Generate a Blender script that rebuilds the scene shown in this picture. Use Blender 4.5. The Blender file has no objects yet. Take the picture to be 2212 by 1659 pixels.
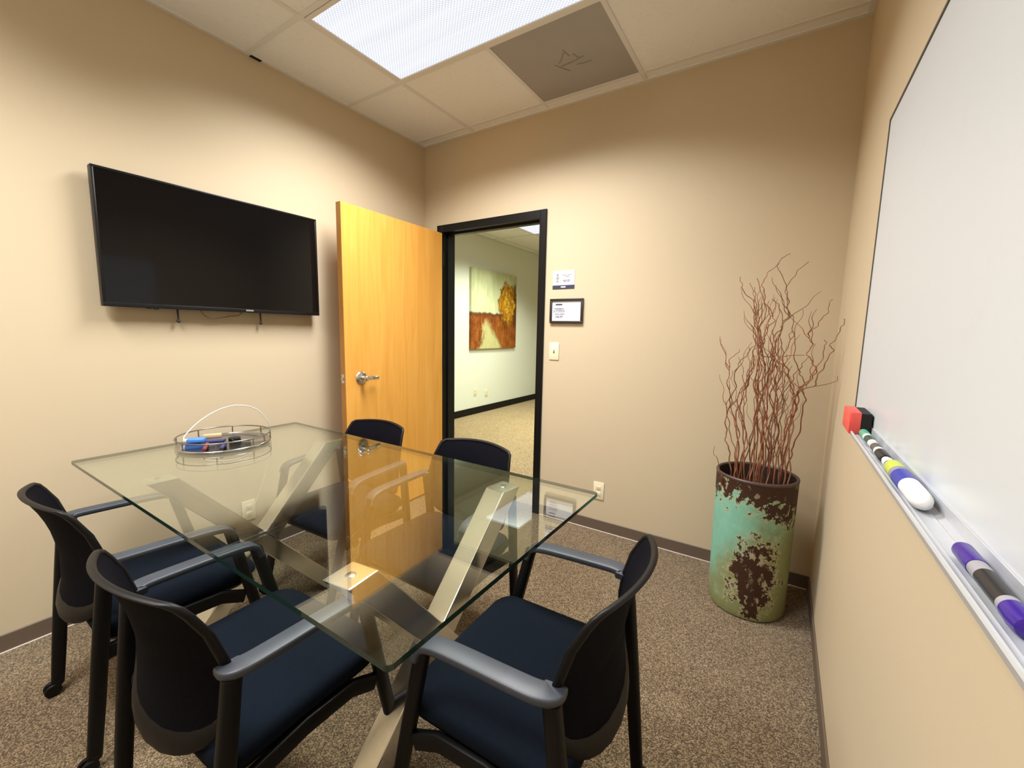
import bpy, bmesh, math, random
from mathutils import Vector, Matrix

random.seed(7)
SC = bpy.context.scene
COL = SC.collection

# ------------------------------------------------------------------ camera
cam_d = bpy.data.cameras.new('camera')
cam = bpy.data.objects.new('camera', cam_d)
COL.objects.link(cam)
YAW, PITCH, ROLL = -0.56975, -0.12372, 0.01974
fw = Vector((math.sin(YAW)*math.cos(PITCH), math.cos(YAW)*math.cos(PITCH), math.sin(PITCH)))
rt0 = Vector((math.cos(YAW), -math.sin(YAW), 0))
up0 = rt0.cross(fw)
rt = math.cos(ROLL)*rt0 + math.sin(ROLL)*up0
up = -math.sin(ROLL)*rt0 + math.cos(ROLL)*up0
m = Matrix((rt, up, -fw)).transposed().to_4x4()
m.translation = Vector((2.4947, -2.5542, 1.2976))
cam.matrix_world = m
cam_d.sensor_fit = 'HORIZONTAL'
cam_d.sensor_width = 36.0
cam_d.lens = 36.0*908.63/2212.0
cam_d.clip_start = 0.02
cam_d.clip_end = 60
SC.camera = cam

# ------------------------------------------------------------------ world, exposure
w = bpy.data.worlds.new('world')
SC.world = w
w.use_nodes = True
w.node_tree.nodes['Background'].inputs[0].default_value = (1, 1, 1, 1)
w.node_tree.nodes['Background'].inputs[1].default_value = 0.0
SC.view_settings.view_transform = 'Standard'
SC.view_settings.look = 'None'
SC.view_settings.gamma = 1.0
SC.view_settings.exposure = 0.0
SC.view_settings.use_curve_mapping = False
SC.cycles.max_bounces = 14
SC.cycles.transparent_max_bounces = 24
SC.cycles.diffuse_bounces = 6
SC.cycles.glossy_bounces = 6
SC.cycles.caustics_reflective = False
SC.cycles.caustics_refractive = False
SC.cycles.sample_clamp_indirect = 4.0

# ------------------------------------------------------------------ room numbers (metres)
W, H = 2.7066, 2.7128          # width, ceiling height; back wall y = 0, left wall x = 0
YN = -3.45                     # wall behind the camera
GX, GY, T = 0.50, -0.0883, 0.61  # ceiling grid origin and module
LAMP_ROOM = 69.0
LAMP_REAR = 59.0
LAMP_HALL = 60.0
LAMP_HALL_FILL = 85.0
CUT_LO, CUT_HI = 0.285, 0.415      # the lens throws its light inside a cone: cosine where it fades out / is full

# ------------------------------------------------------------------ tags
def tag(o, label=None, cat=None, group=None, kind=None):
    if label: o['label'] = label
    if cat: o['category'] = cat
    if group: o['group'] = group
    if kind: o['kind'] = kind
    return o

def empty(name, loc=(0, 0, 0), rz=0.0, label=None, cat=None, group=None, kind=None):
    o = bpy.data.objects.new(name, None)
    o.empty_display_size = 0.1
    o.location = loc
    o.rotation_euler = (0, 0, rz)
    COL.objects.link(o)
    return tag(o, label, cat, group, kind)

def obj(name, bm, mats, parent=None, smooth=None, loc=None):
    """link a bmesh as ONE mesh object; smooth = auto-smooth angle in degrees"""
    bmesh.ops.recalc_face_normals(bm, faces=bm.faces[:])
    me = bpy.data.meshes.new(name)
    if smooth is not None:
        for f in bm.faces:
            f.smooth = True
        for e in bm.edges:
            if len(e.link_faces) == 2 and e.calc_face_angle(0) > math.radians(smooth):
                e.smooth = False
    bm.to_mesh(me)
    bm.free()
    if not isinstance(mats, (list, tuple)):
        mats = [mats]
    for mt in mats:
        me.materials.append(mt)
    o = bpy.data.objects.new(name, me)
    COL.objects.link(o)
    if parent is not None:
        o.parent = parent
    if loc is not None:
        o.location = loc
    return o

def dup(root, loc, rz, label, group=None):
    r = root.copy()
    COL.objects.link(r)
    r.location = loc
    r.rotation_euler = (0, 0, rz)
    r['label'] = label
    if group: r['group'] = group
    for ch in list(root.children):
        c = ch.copy()
        COL.objects.link(c)
        c.parent = r
        for g in list(ch.children):
            d = g.copy()
            COL.objects.link(d)
            d.parent = c
    return r

# ------------------------------------------------------------------ shapes
def box(bm, x0, x1, y0, y1, z0, z1, bev=0.0, seg=2, mi=0):
    vs = [bm.verts.new((x, y, z)) for x in (x0, x1) for y in (y0, y1) for z in (z0, z1)]
    F = [(0, 1, 3, 2), (4, 6, 7, 5), (0, 4, 5, 1), (2, 3, 7, 6), (0, 2, 6, 4), (1, 5, 7, 3)]
    fs = [bm.faces.new([vs[i] for i in f]) for f in F]
    for f in fs:
        f.material_index = mi
    if bev > 0:
        es = list({e for f in fs for e in f.edges})
        r = bmesh.ops.bevel(bm, geom=es, offset=bev, segments=seg, affect='EDGES', profile=0.5)
        for f in r['faces']:
            f.material_index = mi
    return vs

def newbox(*a, **k):
    bm = bmesh.new()
    box(bm, *a, **k)
    return bm

def catmull(pts, n=8):
    P = [Vector(p) for p in pts]
    P = [2*P[0]-P[1]] + P + [2*P[-1]-P[-2]]
    out = []
    for i in range(1, len(P)-2):
        a, b, c, d = P[i-1:i+3]
        for k in range(n):
            t = k/n
            out.append(0.5*((2*b)+(c-a)*t+(2*a-5*b+4*c-d)*t*t+(3*b-a-3*c+d)*t**3))
    out.append(P[-2])
    return out

def sweep(bm, pts, sec, ref=(0, 0, 1), scale=None, mi=0, caps=True):
    """sweep a closed 2-D section [(side, up)] along pts; ref fixes the roll"""
    pts = [Vector(p) for p in pts]
    ref = Vector(ref)
    rings = []
    for i, p in enumerate(pts):
        t = (pts[min(i+1, len(pts)-1)]-pts[max(i-1, 0)]).normalized()
        s = t.cross(ref)
        if s.length < 1e-4:
            s = t.orthogonal()
        s.normalize()
        u = s.cross(t).normalized()
        k = 1.0 if scale is None else scale[i]
        rings.append([bm.verts.new(p+s*a*k+u*b*k) for a, b in sec])
    n = len(sec)
    for i in range(len(rings)-1):
        for j in range(n):
            f = bm.faces.new((rings[i][j], rings[i][(j+1) % n], rings[i+1][(j+1) % n], rings[i+1][j]))
            f.material_index = mi
    if caps:
        bm.faces.new(rings[0]).material_index = mi
        bm.faces.new(rings[-1][::-1]).material_index = mi
    return rings

def circ(r, n=10, ry=None):
    ry = r if ry is None else ry
    return [(r*math.cos(2*math.pi*k/n), ry*math.sin(2*math.pi*k/n)) for k in range(n)]

def rrect(w_, h_, r, n=3):
    out = []
    for cx, cy, a0 in ((w_/2-r, h_/2-r, 0), (-w_/2+r, h_/2-r, 90), (-w_/2+r, -h_/2+r, 180), (w_/2-r, -h_/2+r, 270)):
        for k in range(n+1):
            a = math.radians(a0+90*k/n)
            out.append((cx+r*math.cos(a), cy+r*math.sin(a)))
    return out

def tube(bm, pts, r, n=8, r1=None, mi=0):
    k = len(pts)
    sc = None if r1 is None else [(1+(r1/r-1)*i/(k-1)) for i in range(k)]
    return sweep(bm, pts, circ(r, n), ref=(0.13, 0.27, 0.95), scale=sc, mi=mi)

def lathe(bm, prof, n=32, axis='Z', origin=(0, 0, 0), mi=0):
    """revolve [(radius, height)]; closes at radius 0"""
    O = Vector(origin)
    def P(r, h, a):
        c, s = r*math.cos(a), r*math.sin(a)
        return O + {'Z': Vector((c, s, h)), 'X': Vector((h, c, s)), 'Y': Vector((s, h, c))}[axis]
    rings = []
    for r, h in prof:
        if r < 1e-6:
            rings.append([bm.verts.new(P(0, h, 0))])
        else:
            rings.append([bm.verts.new(P(r, h, 2*math.pi*k/n)) for k in range(n)])
    for a, b in zip(rings[:-1], rings[1:]):
        for j in range(n):
            q = [a[j % len(a)], a[(j+1) % len(a)], b[(j+1) % len(b)], b[j % len(b)]]
            q = [v for i, v in enumerate(q) if v not in q[:i]]
            if len(q) >= 3:
                bm.faces.new(q).material_index = mi

def torus(bm, c, R, r, n=48, k=8, mi=0):
    C = Vector(c)
    rings = []
    for i in range(n):
        a = 2*math.pi*i/n
        rings.append([bm.verts.new(C+Vector(((R+r*math.cos(b))*math.cos(a), (R+r*math.cos(b))*math.sin(a), r*math.sin(b))))
                      for b in [2*math.pi*j/k for j in range(k)]])
    for i in range(n):
        for j in range(k):
            bm.faces.new((rings[i][j], rings[(i+1) % n][j], rings[(i+1) % n][(j+1) % k], rings[i][(j+1) % k])).material_index = mi

# ------------------------------------------------------------------ materials
class Nt:
    """small node-graph writer for one material"""
    def __init__(s, name):
        s.m = bpy.data.materials.new(name)
        s.m.use_nodes = True
        s.t = s.m.node_tree
        s.b = s.t.nodes['Principled BSDF']
        s.out = s.t.nodes['Material Output']
    def n(s, kind, **kw):
        nd = s.t.nodes.new(kind)
        for k, v in kw.items():
            setattr(nd, k, v)
        return nd
    def put(s, sock, v):
        if hasattr(v, 'is_output') or isinstance(v, bpy.types.NodeSocket):
            s.t.links.new(v, sock)
        elif isinstance(v, (tuple, list)) and len(v) == 3 and sock.type == 'RGBA':
            sock.default_value = (*v, 1)
        else:
            sock.default_value = v
    def math(s, op, a, b=0.0, c=0.0, clamp=False):
        nd = s.n('ShaderNodeMath', operation=op, use_clamp=clamp)
        for i, v in enumerate((a, b, c)):
            s.put(nd.inputs[i], v)
        return nd.outputs[0]
    def mix(s, f, a, b, blend='MIX'):
        nd = s.n('ShaderNodeMix', data_type='RGBA', blend_type=blend)
        s.put(nd.inputs[0], f); s.put(nd.inputs[6], a); s.put(nd.inputs[7], b)
        return nd.outputs[2]
    def step(s, v, a, b):
        nd = s.n('ShaderNodeMapRange', interpolation_type='SMOOTHSTEP')
        s.put(nd.inputs[0], v); nd.inputs[1].default_value = a; nd.inputs[2].default_value = b
        return nd.outputs[0]
    def obj(s, scale=(1, 1, 1), gen=False):
        tc = s.n('ShaderNodeTexCoord')
        mp = s.n('ShaderNodeMapping')
        s.t.links.new(tc.outputs['Generated' if gen else 'Object'], mp.inputs[0])
        mp.inputs['Scale'].default_value = scale
        return mp.outputs[0]
    def xyz(s, v):
        nd = s.n('ShaderNodeSeparateXYZ')
        s.t.links.new(v, nd.inputs[0])
        return nd.outputs
    def noise(s, v, scale, detail=2, rough=0.5, dist=0.0, color=False):
        nd = s.n('ShaderNodeTexNoise')
        s.t.links.new(v, nd.inputs['Vector'])
        nd.inputs['Scale'].default_value = scale
        nd.inputs['Detail'].default_value = detail
        nd.inputs['Roughness'].default_value = rough
        nd.inputs['Distortion'].default_value = dist
        return nd.outputs['Color' if color else 'Fac']
    def voro(s, v, scale, out='Distance', feature='F1'):
        nd = s.n('ShaderNodeTexVoronoi', feature=feature)
        s.t.links.new(v, nd.inputs['Vector'])
        nd.inputs['Scale'].default_value = scale
        return nd.outputs[out]
    def ramp(s, v, stops):
        nd = s.n('ShaderNodeValToRGB')
        s.put(nd.inputs[0], v)
        e = nd.color_ramp.elements
        while len(e) < len(stops):
            e.new(0.5)
        for el, (p, c) in zip(e, stops):
            el.position = p
            el.color = (*c, 1)
        return nd.outputs[0]
    def bump(s, h, strength=0.3, dist=0.01):
        nd = s.n('ShaderNodeBump')
        nd.inputs['Strength'].default_value = strength
        nd.inputs['Distance'].default_value = dist
        s.put(nd.inputs['Height'], h)
        s.t.links.new(nd.outputs[0], s.b.inputs['Normal'])
    def set(s, **kw):
        for k, v in kw.items():
            s.put(s.b.inputs[{'color': 'Base Color', 'rough': 'Roughness', 'metal': 'Metallic', 'spec': 'Specular IOR Level',
                              'coat': 'Coat Weight', 'sheen': 'Sheen Weight', 'aniso': 'Anisotropic'}[k]], v)
        return s

def plain(name, color, rough=0.5, metal=0.0, spec=0.5, var=0.06, scale=30, bump=0.0):
    """procedural: a base colour with slight noise variation"""
    s = Nt(name)
    nz = s.noise(s.obj(), scale, 3)
    dark = tuple(c*(1-var) for c in color)
    lite = tuple(min(1, c*(1+var)) for c in color)
    s.set(color=s.mix(nz, dark, lite), rough=rough, metal=metal, spec=spec)
    if bump > 0:
        s.bump(nz, bump, 0.002)
    return s.m

def wall_paint(name, color):
    s = Nt(name)
    v = s.obj()
    big = s.noise(v, 1.3, 2)
    fine = s.noise(v, 260, 2)
    s.set(color=s.mix(big, tuple(c*0.985 for c in color), tuple(min(1, c*1.015) for c in color)), rough=0.62, spec=0.25)
    s.bump(fine, 0.06, 0.002)
    return s.m

M = {}
M['wall'] = wall_paint('beige_wall_paint', (0.562, 0.467, 0.325))
M['hall_wall'] = wall_paint('cream_wall_paint', (0.73, 0.755, 0.675))
M['black_trim'] = plain('black_door_trim', (0.0035, 0.0033, 0.0034), 0.42, 0.0, 0.25)
M['baseboard'] = plain('brown_rubber_base', (0.125, 0.090, 0.066), 0.5)
M['caulk'] = plain('pale_carpet_edge', (0.60, 0.52, 0.44), 0.8)

def carpet(name, tint):
    s = Nt(name)
    v = s.obj()
    cell = s.voro(v, 290, 'Color')
    r = s.xyz(cell)[0]
    nz = s.noise(v, 330, 3, 0.6)
    big = s.noise(v, 5, 2)
    f = s.math('ADD', s.math('MULTIPLY', r, 0.62), s.math('MULTIPLY', nz, 0.38))
    c = s.ramp(f, [(0.14, (0.012, 0.006, 0.0025)), (0.34, (0.068, 0.041, 0.018)), (0.55, (0.178, 0.120, 0.062)), (0.82, (0.40, 0.292, 0.172))])
    c = s.mix(0.10, c, s.mix(big, (0.20, 0.13, 0.07), (0.46, 0.36, 0.24)))
    c = s.mix(1.0, c, tint, 'MULTIPLY')
    s.set(color=c, rough=0.95, spec=0.1, sheen=0.15)
    s.bump(s.math('SUBTRACT', nz, s.voro(v, 290)), 0.7, 0.006)
    return s.m
M['carpet'] = carpet('loop_pile_carpet', (1, 1, 1))
M['hall_carpet'] = carpet('pale_hall_carpet', (1.9, 1.95, 1.85))

s = Nt('fissured_ceiling_tile')
v = s.obj()
n1 = s.noise(v, 55, 5, 0.65)
n2 = s.noise(v, 210, 2)
s.set(color=s.mix(s.step(n1, 0.34, 0.46), (0.77, 0.785, 0.81), (0.81, 0.825, 0.85)), rough=0.9, spec=0.1)
s.bump(s.math('ADD', n1, s.math('MULTIPLY', n2, 0.5)), 0.15, 0.003)
M['tile'] = s.m
M['grid'] = plain('ceiling_grid_enamel', (0.70, 0.705, 0.715), 0.5, var=0.02)
M['vent'] = plain('grey_perforated_metal', (0.345, 0.335, 0.335), 0.55, 0.0, var=0.08, scale=6)
M['vent_dark'] = plain('vent_dark_grey', (0.24, 0.23, 0.225), 0.6)
M['gap_shade_black'] = plain('gap_shade_black', (0.004, 0.004, 0.004), 0.9)

def lens_mat(name, hi, lo):
    s = Nt(name)
    x, y, z = s.xyz(s.obj())
    a = s.math('SINE', s.math('MULTIPLY', x, 2*math.pi/0.018))
    b = s.math('SINE', s.math('MULTIPLY', y, 2*math.pi/0.018))
    p = s.step(s.math('MULTIPLY', a, b), -0.25, 0.55)
    band = s.noise(s.obj((0.6, 14, 1)), 1.0, 2)
    f = s.math('MULTIPLY', s.math('SUBTRACT', 1.0, p), s.math('ADD', 0.35, s.math('MULTIPLY', band, 1.1)), clamp=True)
    e = s.n('ShaderNodeEmission')
    s.put(e.inputs[0], s.mix(f, hi, lo))
    e.inputs[1].default_value = 1.12
    s.t.links.new(e.outputs[0], s.out.inputs[0])
    return s.m
M['lens'] = lens_mat('lit_prismatic_lens', (1.0, 1.0, 1.0), (0.66, 0.69, 0.76))
M['fixture'] = plain('fixture_white_enamel', (0.72, 0.70, 0.68), 0.4, var=0.02)

# maple door
s = Nt('honey_maple_veneer')
v = s.obj((1, 1, 0.06))
g1 = s.noise(v, 22, 6, 0.6, 1.2)
g2 = s.noise(s.obj((1, 1, 0.02)), 160, 3)
g3 = s.noise(s.obj((1, 2.2, 0.5)), 1.6, 2)
f = s.math('ADD', s.math('MULTIPLY', g1, 0.5), s.math('ADD', s.math('MULTIPLY', g2, 0.2), s.math('MULTIPLY', g3, 0.3)))
s.set(color=s.ramp(f, [(0.3, (0.60, 0.265, 0.042)), (0.5, (0.69, 0.335, 0.062)), (0.7, (0.77, 0.41, 0.095))]), rough=0.38, spec=0.4)
M['maple'] = s.m
M['maple_edge'] = plain('maple_door_edge', (0.36, 0.16, 0.035), 0.5, var=0.12, scale=20)
M['nickel'] = plain('satin_nickel', (0.62, 0.60, 0.57), 0.24, 1.0, var=0.03)

# brushed chrome table leg
s = Nt('brushed_steel')
st = s.noise(s.obj((9, 9, 0.8)), 6, 2)
s.set(color=(0.90, 0.90, 0.86), metal=1.0, rough=s.math('ADD', 0.14, s.math('MULTIPLY', st, 0.10)))
M['steel'] = s.m

# clear plate glass: straight-through view with Fresnel reflection on each face
s = Nt('clear_plate_glass')
geo = s.n('ShaderNodeNewGeometry')
dotp = s.n('ShaderNodeVectorMath', operation='DOT_PRODUCT')
s.t.links.new(geo.outputs['Normal'], dotp.inputs[0]); s.t.links.new(geo.outputs['Incoming'], dotp.inputs[1])
cosn = s.math('ABSOLUTE', dotp.outputs['Value'])
fr = s.math('ADD', 0.055, s.math('MULTIPLY', 0.945, s.math('POWER', s.math('SUBTRACT', 1.0, cosn), 3.7)))
nz = s.noise(s.obj(), 3, 2)
tr = s.n('ShaderNodeBsdfTransparent'); s.put(tr.inputs[0], s.mix(nz, (0.96, 0.985, 0.97), (0.965, 0.99, 0.975)))
gl = s.n('ShaderNodeBsdfGlossy'); gl.inputs['Roughness'].default_value = 0.0; gl.inputs[0].default_value = (0.96, 1.0, 0.97, 1)
mx = s.n('ShaderNodeMixShader')
s.put(mx.inputs[0], fr)
s.t.links.new(tr.outputs[0], mx.inputs[1]); s.t.links.new(gl.outputs[0], mx.inputs[2])
s.t.links.new(mx.outputs[0], s.out.inputs[0])
M['glass'] = s.m
M['glass_edge'] = plain('green_glass_edge', (0.010, 0.026, 0.021), 0.08, 0.0, 0.6)

# chair materials
M['chair_black'] = plain('black_chair_plastic', (0.0036, 0.0032, 0.0036), 0.45, 0.0, 0.22, var=0.2, scale=220, bump=0.04)
M['arm_black'] = plain('charcoal_armrest', (0.033, 0.039, 0.053), 0.48, 0.0, 0.6, var=0.12, scale=260, bump=0.08)
s = Nt('navy_seat_fabric')
v = s.obj()
wv = s.math('MULTIPLY', s.math('SINE', s.math('MULTIPLY', s.xyz(v)[0], 2600)), s.math('SINE', s.math('MULTIPLY', s.xyz(v)[1], 2600)))
s.set(color=s.mix(s.noise(v, 90, 3), (0.0020, 0.0040, 0.0085), (0.0034, 0.0062, 0.0120)), rough=0.9, spec=0.10)
s.bump(wv, 0.15, 0.001)
M['seat'] = s.m
s = Nt('navy_mesh_back')
v = s.obj()
wv = s.math('MULTIPLY', s.math('SINE', s.math('MULTIPLY', s.xyz(v)[0], 2400)), s.math('SINE', s.math('MULTIPLY', s.xyz(v)[2], 2400)))
s.set(color=s.mix(s.noise(v, 60, 2), (0.0018, 0.0018, 0.0040), (0.0030, 0.0028, 0.0060)), rough=0.85, spec=0.08)
tr = s.n('ShaderNodeBsdfTransparent')
mx = s.n('ShaderNodeMixShader')
s.put(mx.inputs[0], s.math('MULTIPLY', s.step(wv, 0.2, 0.8), 0.10))
s.t.links.new(s.b.outputs[0], mx.inputs[1]); s.t.links.new(tr.outputs[0], mx.inputs[2])
s.t.links.new(mx.outputs[0], s.out.inputs[0])
M['mesh'] = s.m

# television
M['tv_body'] = plain('black_tv_bezel', (0.005, 0.005, 0.006), 0.35, 0.0, 0.3)
s = Nt('dark_tv_screen')
s.set(color=s.mix(s.noise(s.obj(), 2, 1), (0.0030, 0.0030, 0.0034), (0.0036, 0.0034, 0.0036)), rough=0.07, spec=0.28)
M['tv_screen'] = s.m
M['silver'] = plain('silver_mark', (0.5, 0.5, 0.52), 0.35, 0.8)
M['dark_cord'] = plain('dark_cord', (0.03, 0.026, 0.022), 0.6)
M['brown_cord'] = plain('thin_brown_wire', (0.16, 0.11, 0.07), 0.6)

# whiteboard and its tray
s = Nt('white_melamine_board')
v = s.obj()
sm = s.step(s.noise(s.obj((1, 1, 1)), 7, 4, 0.6), 0.62, 0.80)
s.set(color=s.mix(s.math('MULTIPLY', sm, 0.35), (0.625, 0.665, 0.705), (0.54, 0.57, 0.60)), rough=0.30, spec=0.45)
M['board'] = s.m
M['alu'] = plain('anodised_aluminium', (0.62, 0.64, 0.68), 0.40, 0.35, var=0.04, scale=60)
M['alu_dark'] = plain('dark_edge_strip', (0.11, 0.09, 0.075), 0.5, 0.2)

# vase
s = Nt('verdigris_patina')
v = s.obj()
x, y, z = s.xyz(v)
n_big = s.noise(v, 5.0, 5, 0.62)
n_mid = s.noise(v, 17, 5, 0.65)
n_fin = s.noise(v, 60, 4, 0.7)
turq = s.mix(n_mid, (0.13, 0.36, 0.27), (0.27, 0.55, 0.42))
oliv = s.mix(n_mid, (0.16, 0.17, 0.060), (0.28, 0.30, 0.14))
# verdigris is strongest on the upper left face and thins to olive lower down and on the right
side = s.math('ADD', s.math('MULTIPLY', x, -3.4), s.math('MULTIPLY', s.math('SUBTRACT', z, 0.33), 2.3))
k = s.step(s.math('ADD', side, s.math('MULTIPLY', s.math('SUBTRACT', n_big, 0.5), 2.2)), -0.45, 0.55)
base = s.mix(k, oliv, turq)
nn = s.math('ADD', s.math('MULTIPLY', n_big, 0.34), s.math('ADD', s.math('MULTIPLY', n_mid, 0.40), s.math('MULTIPLY', n_fin, 0.26)))
dn = s.math('MULTIPLY', s.math('SUBTRACT', nn, 0.5), 1.05)
# flaked bands: around the rim, and one patch low on the front
rim = s.math('SUBTRACT', s.math('ADD', z, s.math('MULTIPLY', x, 0.20)), 0.530)
pdx = s.math('DIVIDE', s.math('ADD', x, s.math('ADD', -0.015, s.math('MULTIPLY', s.math('SUBTRACT', z, 0.2), -0.10))), 0.098)
pdz = s.math('DIVIDE', s.math('SUBTRACT', z, 0.225), 0.165)
pd = s.math('SQRT', s.math('ADD', s.math('MULTIPLY', pdx, pdx), s.math('MULTIPLY', pdz, pdz)))
patch = s.math('MULTIPLY', s.math('SUBTRACT', 1.0, pd), 0.20)
front = s.step(y, 0.02, -0.02)
patch = s.math('SUBTRACT', patch, s.math('MULTIPLY', s.math('SUBTRACT', 1.0, front), 1.0))
fld = s.math('ADD', s.math('MAXIMUM', rim, patch), dn)
brown_f = s.step(fld, -0.004, 0.010)
edge_f = s.math('SUBTRACT', s.step(fld, -0.035, -0.012), brown_f, clamp=True)
hole = s.math('MULTIPLY', s.step(s.noise(s.obj((1, 1, 0.6)), 30, 4, 0.65), 0.56, 0.60), s.step(fld, 0.26, 0.02))
brown = s.mix(n_fin, (0.026, 0.010, 0.005), (0.060, 0.022, 0.010))
col = s.mix(s.math('MULTIPLY', edge_f, 0.65), base, (0.44, 0.42, 0.24))
col = s.mix(brown_f, col, s.mix(s.math('MULTIPLY', hole, 0.9), brown, (0.40, 0.36, 0.24)))
s.set(color=col, rough=s.math('ADD', 0.5, s.math('MULTIPLY', n_mid, 0.3)), spec=0.35)
s.bump(s.math('ADD', brown_f, s.math('MULTIPLY', n_fin, 0.6)), 0.25, 0.004)
M['patina'] = s.m
M['vase_rim'] = plain('dark_bronze_rim', (0.075, 0.045, 0.040), 0.45, 0.2)
M['vase_in'] = plain('dark_vase_inside', (0.022, 0.013, 0.011), 0.7)
M['twig'] = plain('red_brown_bark', (0.26, 0.090, 0.042), 0.6, var=0.45, scale=40, bump=0.2)
M['twig_d'] = plain('grey_brown_bark', (0.22, 0.105, 0.058), 0.65, var=0.4, scale=40, bump=0.2)

M['ivory'] = plain('ivory_plastic', (0.80, 0.72, 0.52), 0.35, var=0.02)
M['slot'] = plain('dark_socket_slot', (0.10, 0.08, 0.06), 0.6)
M['paper'] = plain('white_paper', (0.56, 0.57, 0.62), 0.6, var=0.02)
M['ink'] = plain('grey_print', (0.24, 0.24, 0.30), 0.7)
M['ink_dark'] = plain('dark_print', (0.04, 0.04, 0.06), 0.7)
s = Nt('grey_print_lines')
v = s.obj((1, 1, 0.4))
s.set(color=s.mix(s.step(s.noise(v, 95, 2, 0.7), 0.40, 0.52), (0.52, 0.53, 0.58), (0.15, 0.15, 0.20)), rough=0.7)
M['print'] = s.m
M['navy_bar'] = plain('navy_print_bar', (0.030, 0.030, 0.075), 0.5)
M['frame_black'] = plain('black_picture_frame', (0.020, 0.017, 0.016), 0.35)
M['white_pl'] = plain('white_plastic', (0.82, 0.82, 0.82), 0.35, var=0.02)
M['red'] = plain('red_eraser_plastic', (0.82, 0.090, 0.075), 0.4, var=0.06)
M['felt'] = plain('black_felt', (0.012, 0.012, 0.012), 0.95)
M['green'] = plain('teal_green_plastic', (0.10, 0.42, 0.27), 0.35)
M['dkgreen'] = plain('dark_green_label', (0.02, 0.07, 0.05), 0.4)
M['blue'] = plain('blue_plastic', (0.022, 0.038, 0.36), 0.35)
M['sky'] = plain('bright_blue_plastic', (0.055, 0.22, 0.80), 0.35)
M['lime'] = plain('lime_label', (0.50, 0.58, 0.07), 0.45)
M['purple'] = plain('purple_plastic', (0.038, 0.008, 0.25), 0.25)
M['grey_pl'] = plain('grey_marker_barrel', (0.34, 0.33, 0.36), 0.4)
M['blk_pl'] = plain('black_plastic', (0.012, 0.012, 0.014), 0.35)
M['navy_pl'] = plain('navy_plastic', (0.016, 0.022, 0.115), 0.35)
M['maroon'] = plain('dark_red_plastic', (0.16, 0.012, 0.022), 0.35)
M['tan'] = plain('tan_card', (0.52, 0.38, 0.24), 0.7)
M['cable_white'] = plain('white_cable', (0.82, 0.81, 0.78), 0.45, var=0.02)
s = Nt('mirror_tray_base')
s.set(color=s.mix(s.noise(s.obj(), 4, 2), (0.30, 0.31, 0.34), (0.38, 0.385, 0.41)), metal=1.0, rough=0.16)
M['mirror'] = s.m
M['wire'] = plain('pewter_wire', (0.25, 0.23, 0.20), 0.32, 0.9)
M['chrome_lip'] = plain('polished_lip', (0.60, 0.59, 0.57), 0.18, 1.0)

# hall painting: an autumn landscape, in brushy blocks of colour
s = Nt('autumn_canvas')
g = s.obj(gen=True)
_, u, vv = s.xyz(g)
n_a = s.noise(s.obj((1, 3.0, 1.0)), 3.0, 5, 0.6)
n_b = s.noise(s.obj((1, 6.0, 1.2)), 6.0, 5, 0.7)
n_c = s.noise(s.obj(), 16, 4, 0.7)
n_d = s.noise(s.obj((1, 1, 0.8)), 7, 5, 0.7)
ju = s.math('ADD', u, s.math('ADD', s.math('MULTIPLY', s.math('SUBTRACT', n_b, 0.5), 0.08), s.math('MULTIPLY', s.math('SUBTRACT', n_d, 0.5), 0.30)))
jv = s.math('ADD', vv, s.math('MULTIPLY', s.math('SUBTRACT', n_a, 0.5), 0.10))
sky = s.mix(s.math('ADD', s.math('MULTIPLY', n_a, 1.3), s.math('MULTIPLY', vv, -0.45), 0.0, True), (0.42, 0.45, 0.25), (0.78, 0.82, 0.56))
ground = s.ramp(s.math('ADD', s.math('MULTIPLY', n_b, 0.45), s.math('MULTIPLY', n_d, 0.55)), [(0.30, (0.05, 0.010, 0.003)), (0.46, (0.22, 0.055, 0.008)), (0.60, (0.36, 0.13, 0.022)), (0.75, (0.50, 0.30, 0.09))])
col = s.mix(s.step(jv, 0.465, 0.435), sky, ground)
hz = s.math('MULTIPLY', s.step(jv, 0.40, 0.44), s.step(jv, 0.475, 0.45))
col = s.mix(s.math('MULTIPLY', hz, 0.8), col, (0.10, 0.035, 0.018))
wid = s.math('MULTIPLY', s.math('SUBTRACT', 0.40, vv), 0.62)
cen = s.math('ADD', 0.29, s.math('MULTIPLY', s.math('SUBTRACT', 0.40, vv), 0.30))
pth = s.step(s.math('SUBTRACT', s.math('ABSOLUTE', s.math('SUBTRACT', ju, cen)), wid), 0.06, -0.08)
col = s.mix(s.math('MULTIPLY', pth, s.step(vv, 0.41, 0.36)), col, s.mix(n_b, (0.36, 0.30, 0.10), (0.70, 0.70, 0.38)))
tx = s.math('DIVIDE', s.math('SUBTRACT', ju, 0.80), 0.25)
tz = s.math('DIVIDE', s.math('SUBTRACT', s.math('ADD', vv, s.math('ADD', s.math('MULTIPLY', s.math('SUBTRACT', n_b, 0.5), 0.14), s.math('MULTIPLY', s.math('SUBTRACT', n_d, 0.5), -0.34))), 0.61), 0.29)
td = s.math('ADD', s.math('MULTIPLY', tx, tx), s.math('MULTIPLY', tz, tz))
leaf = s.ramp(s.math('ADD', n_c, s.math('MULTIPLY', s.math('SUBTRACT', td, 0.35), -0.16)), [(0.32, (0.09, 0.034, 0.004)), (0.5, (0.44, 0.20, 0.012)), (0.66, (0.74, 0.46, 0.05))])
col = s.mix(s.step(td, 1.15, 0.70), col, leaf)
trk = s.math('MULTIPLY', s.step(s.math('ABSOLUTE', s.math('SUBTRACT', ju, 0.965)), 0.06, 0.02), s.math('MULTIPLY', s.step(vv, 0.22, 0.34), s.step(vv, 0.92, 0.84)))
col = s.mix(s.math('MULTIPLY', trk, 0.85), col, (0.085, 0.028, 0.006))
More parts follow.
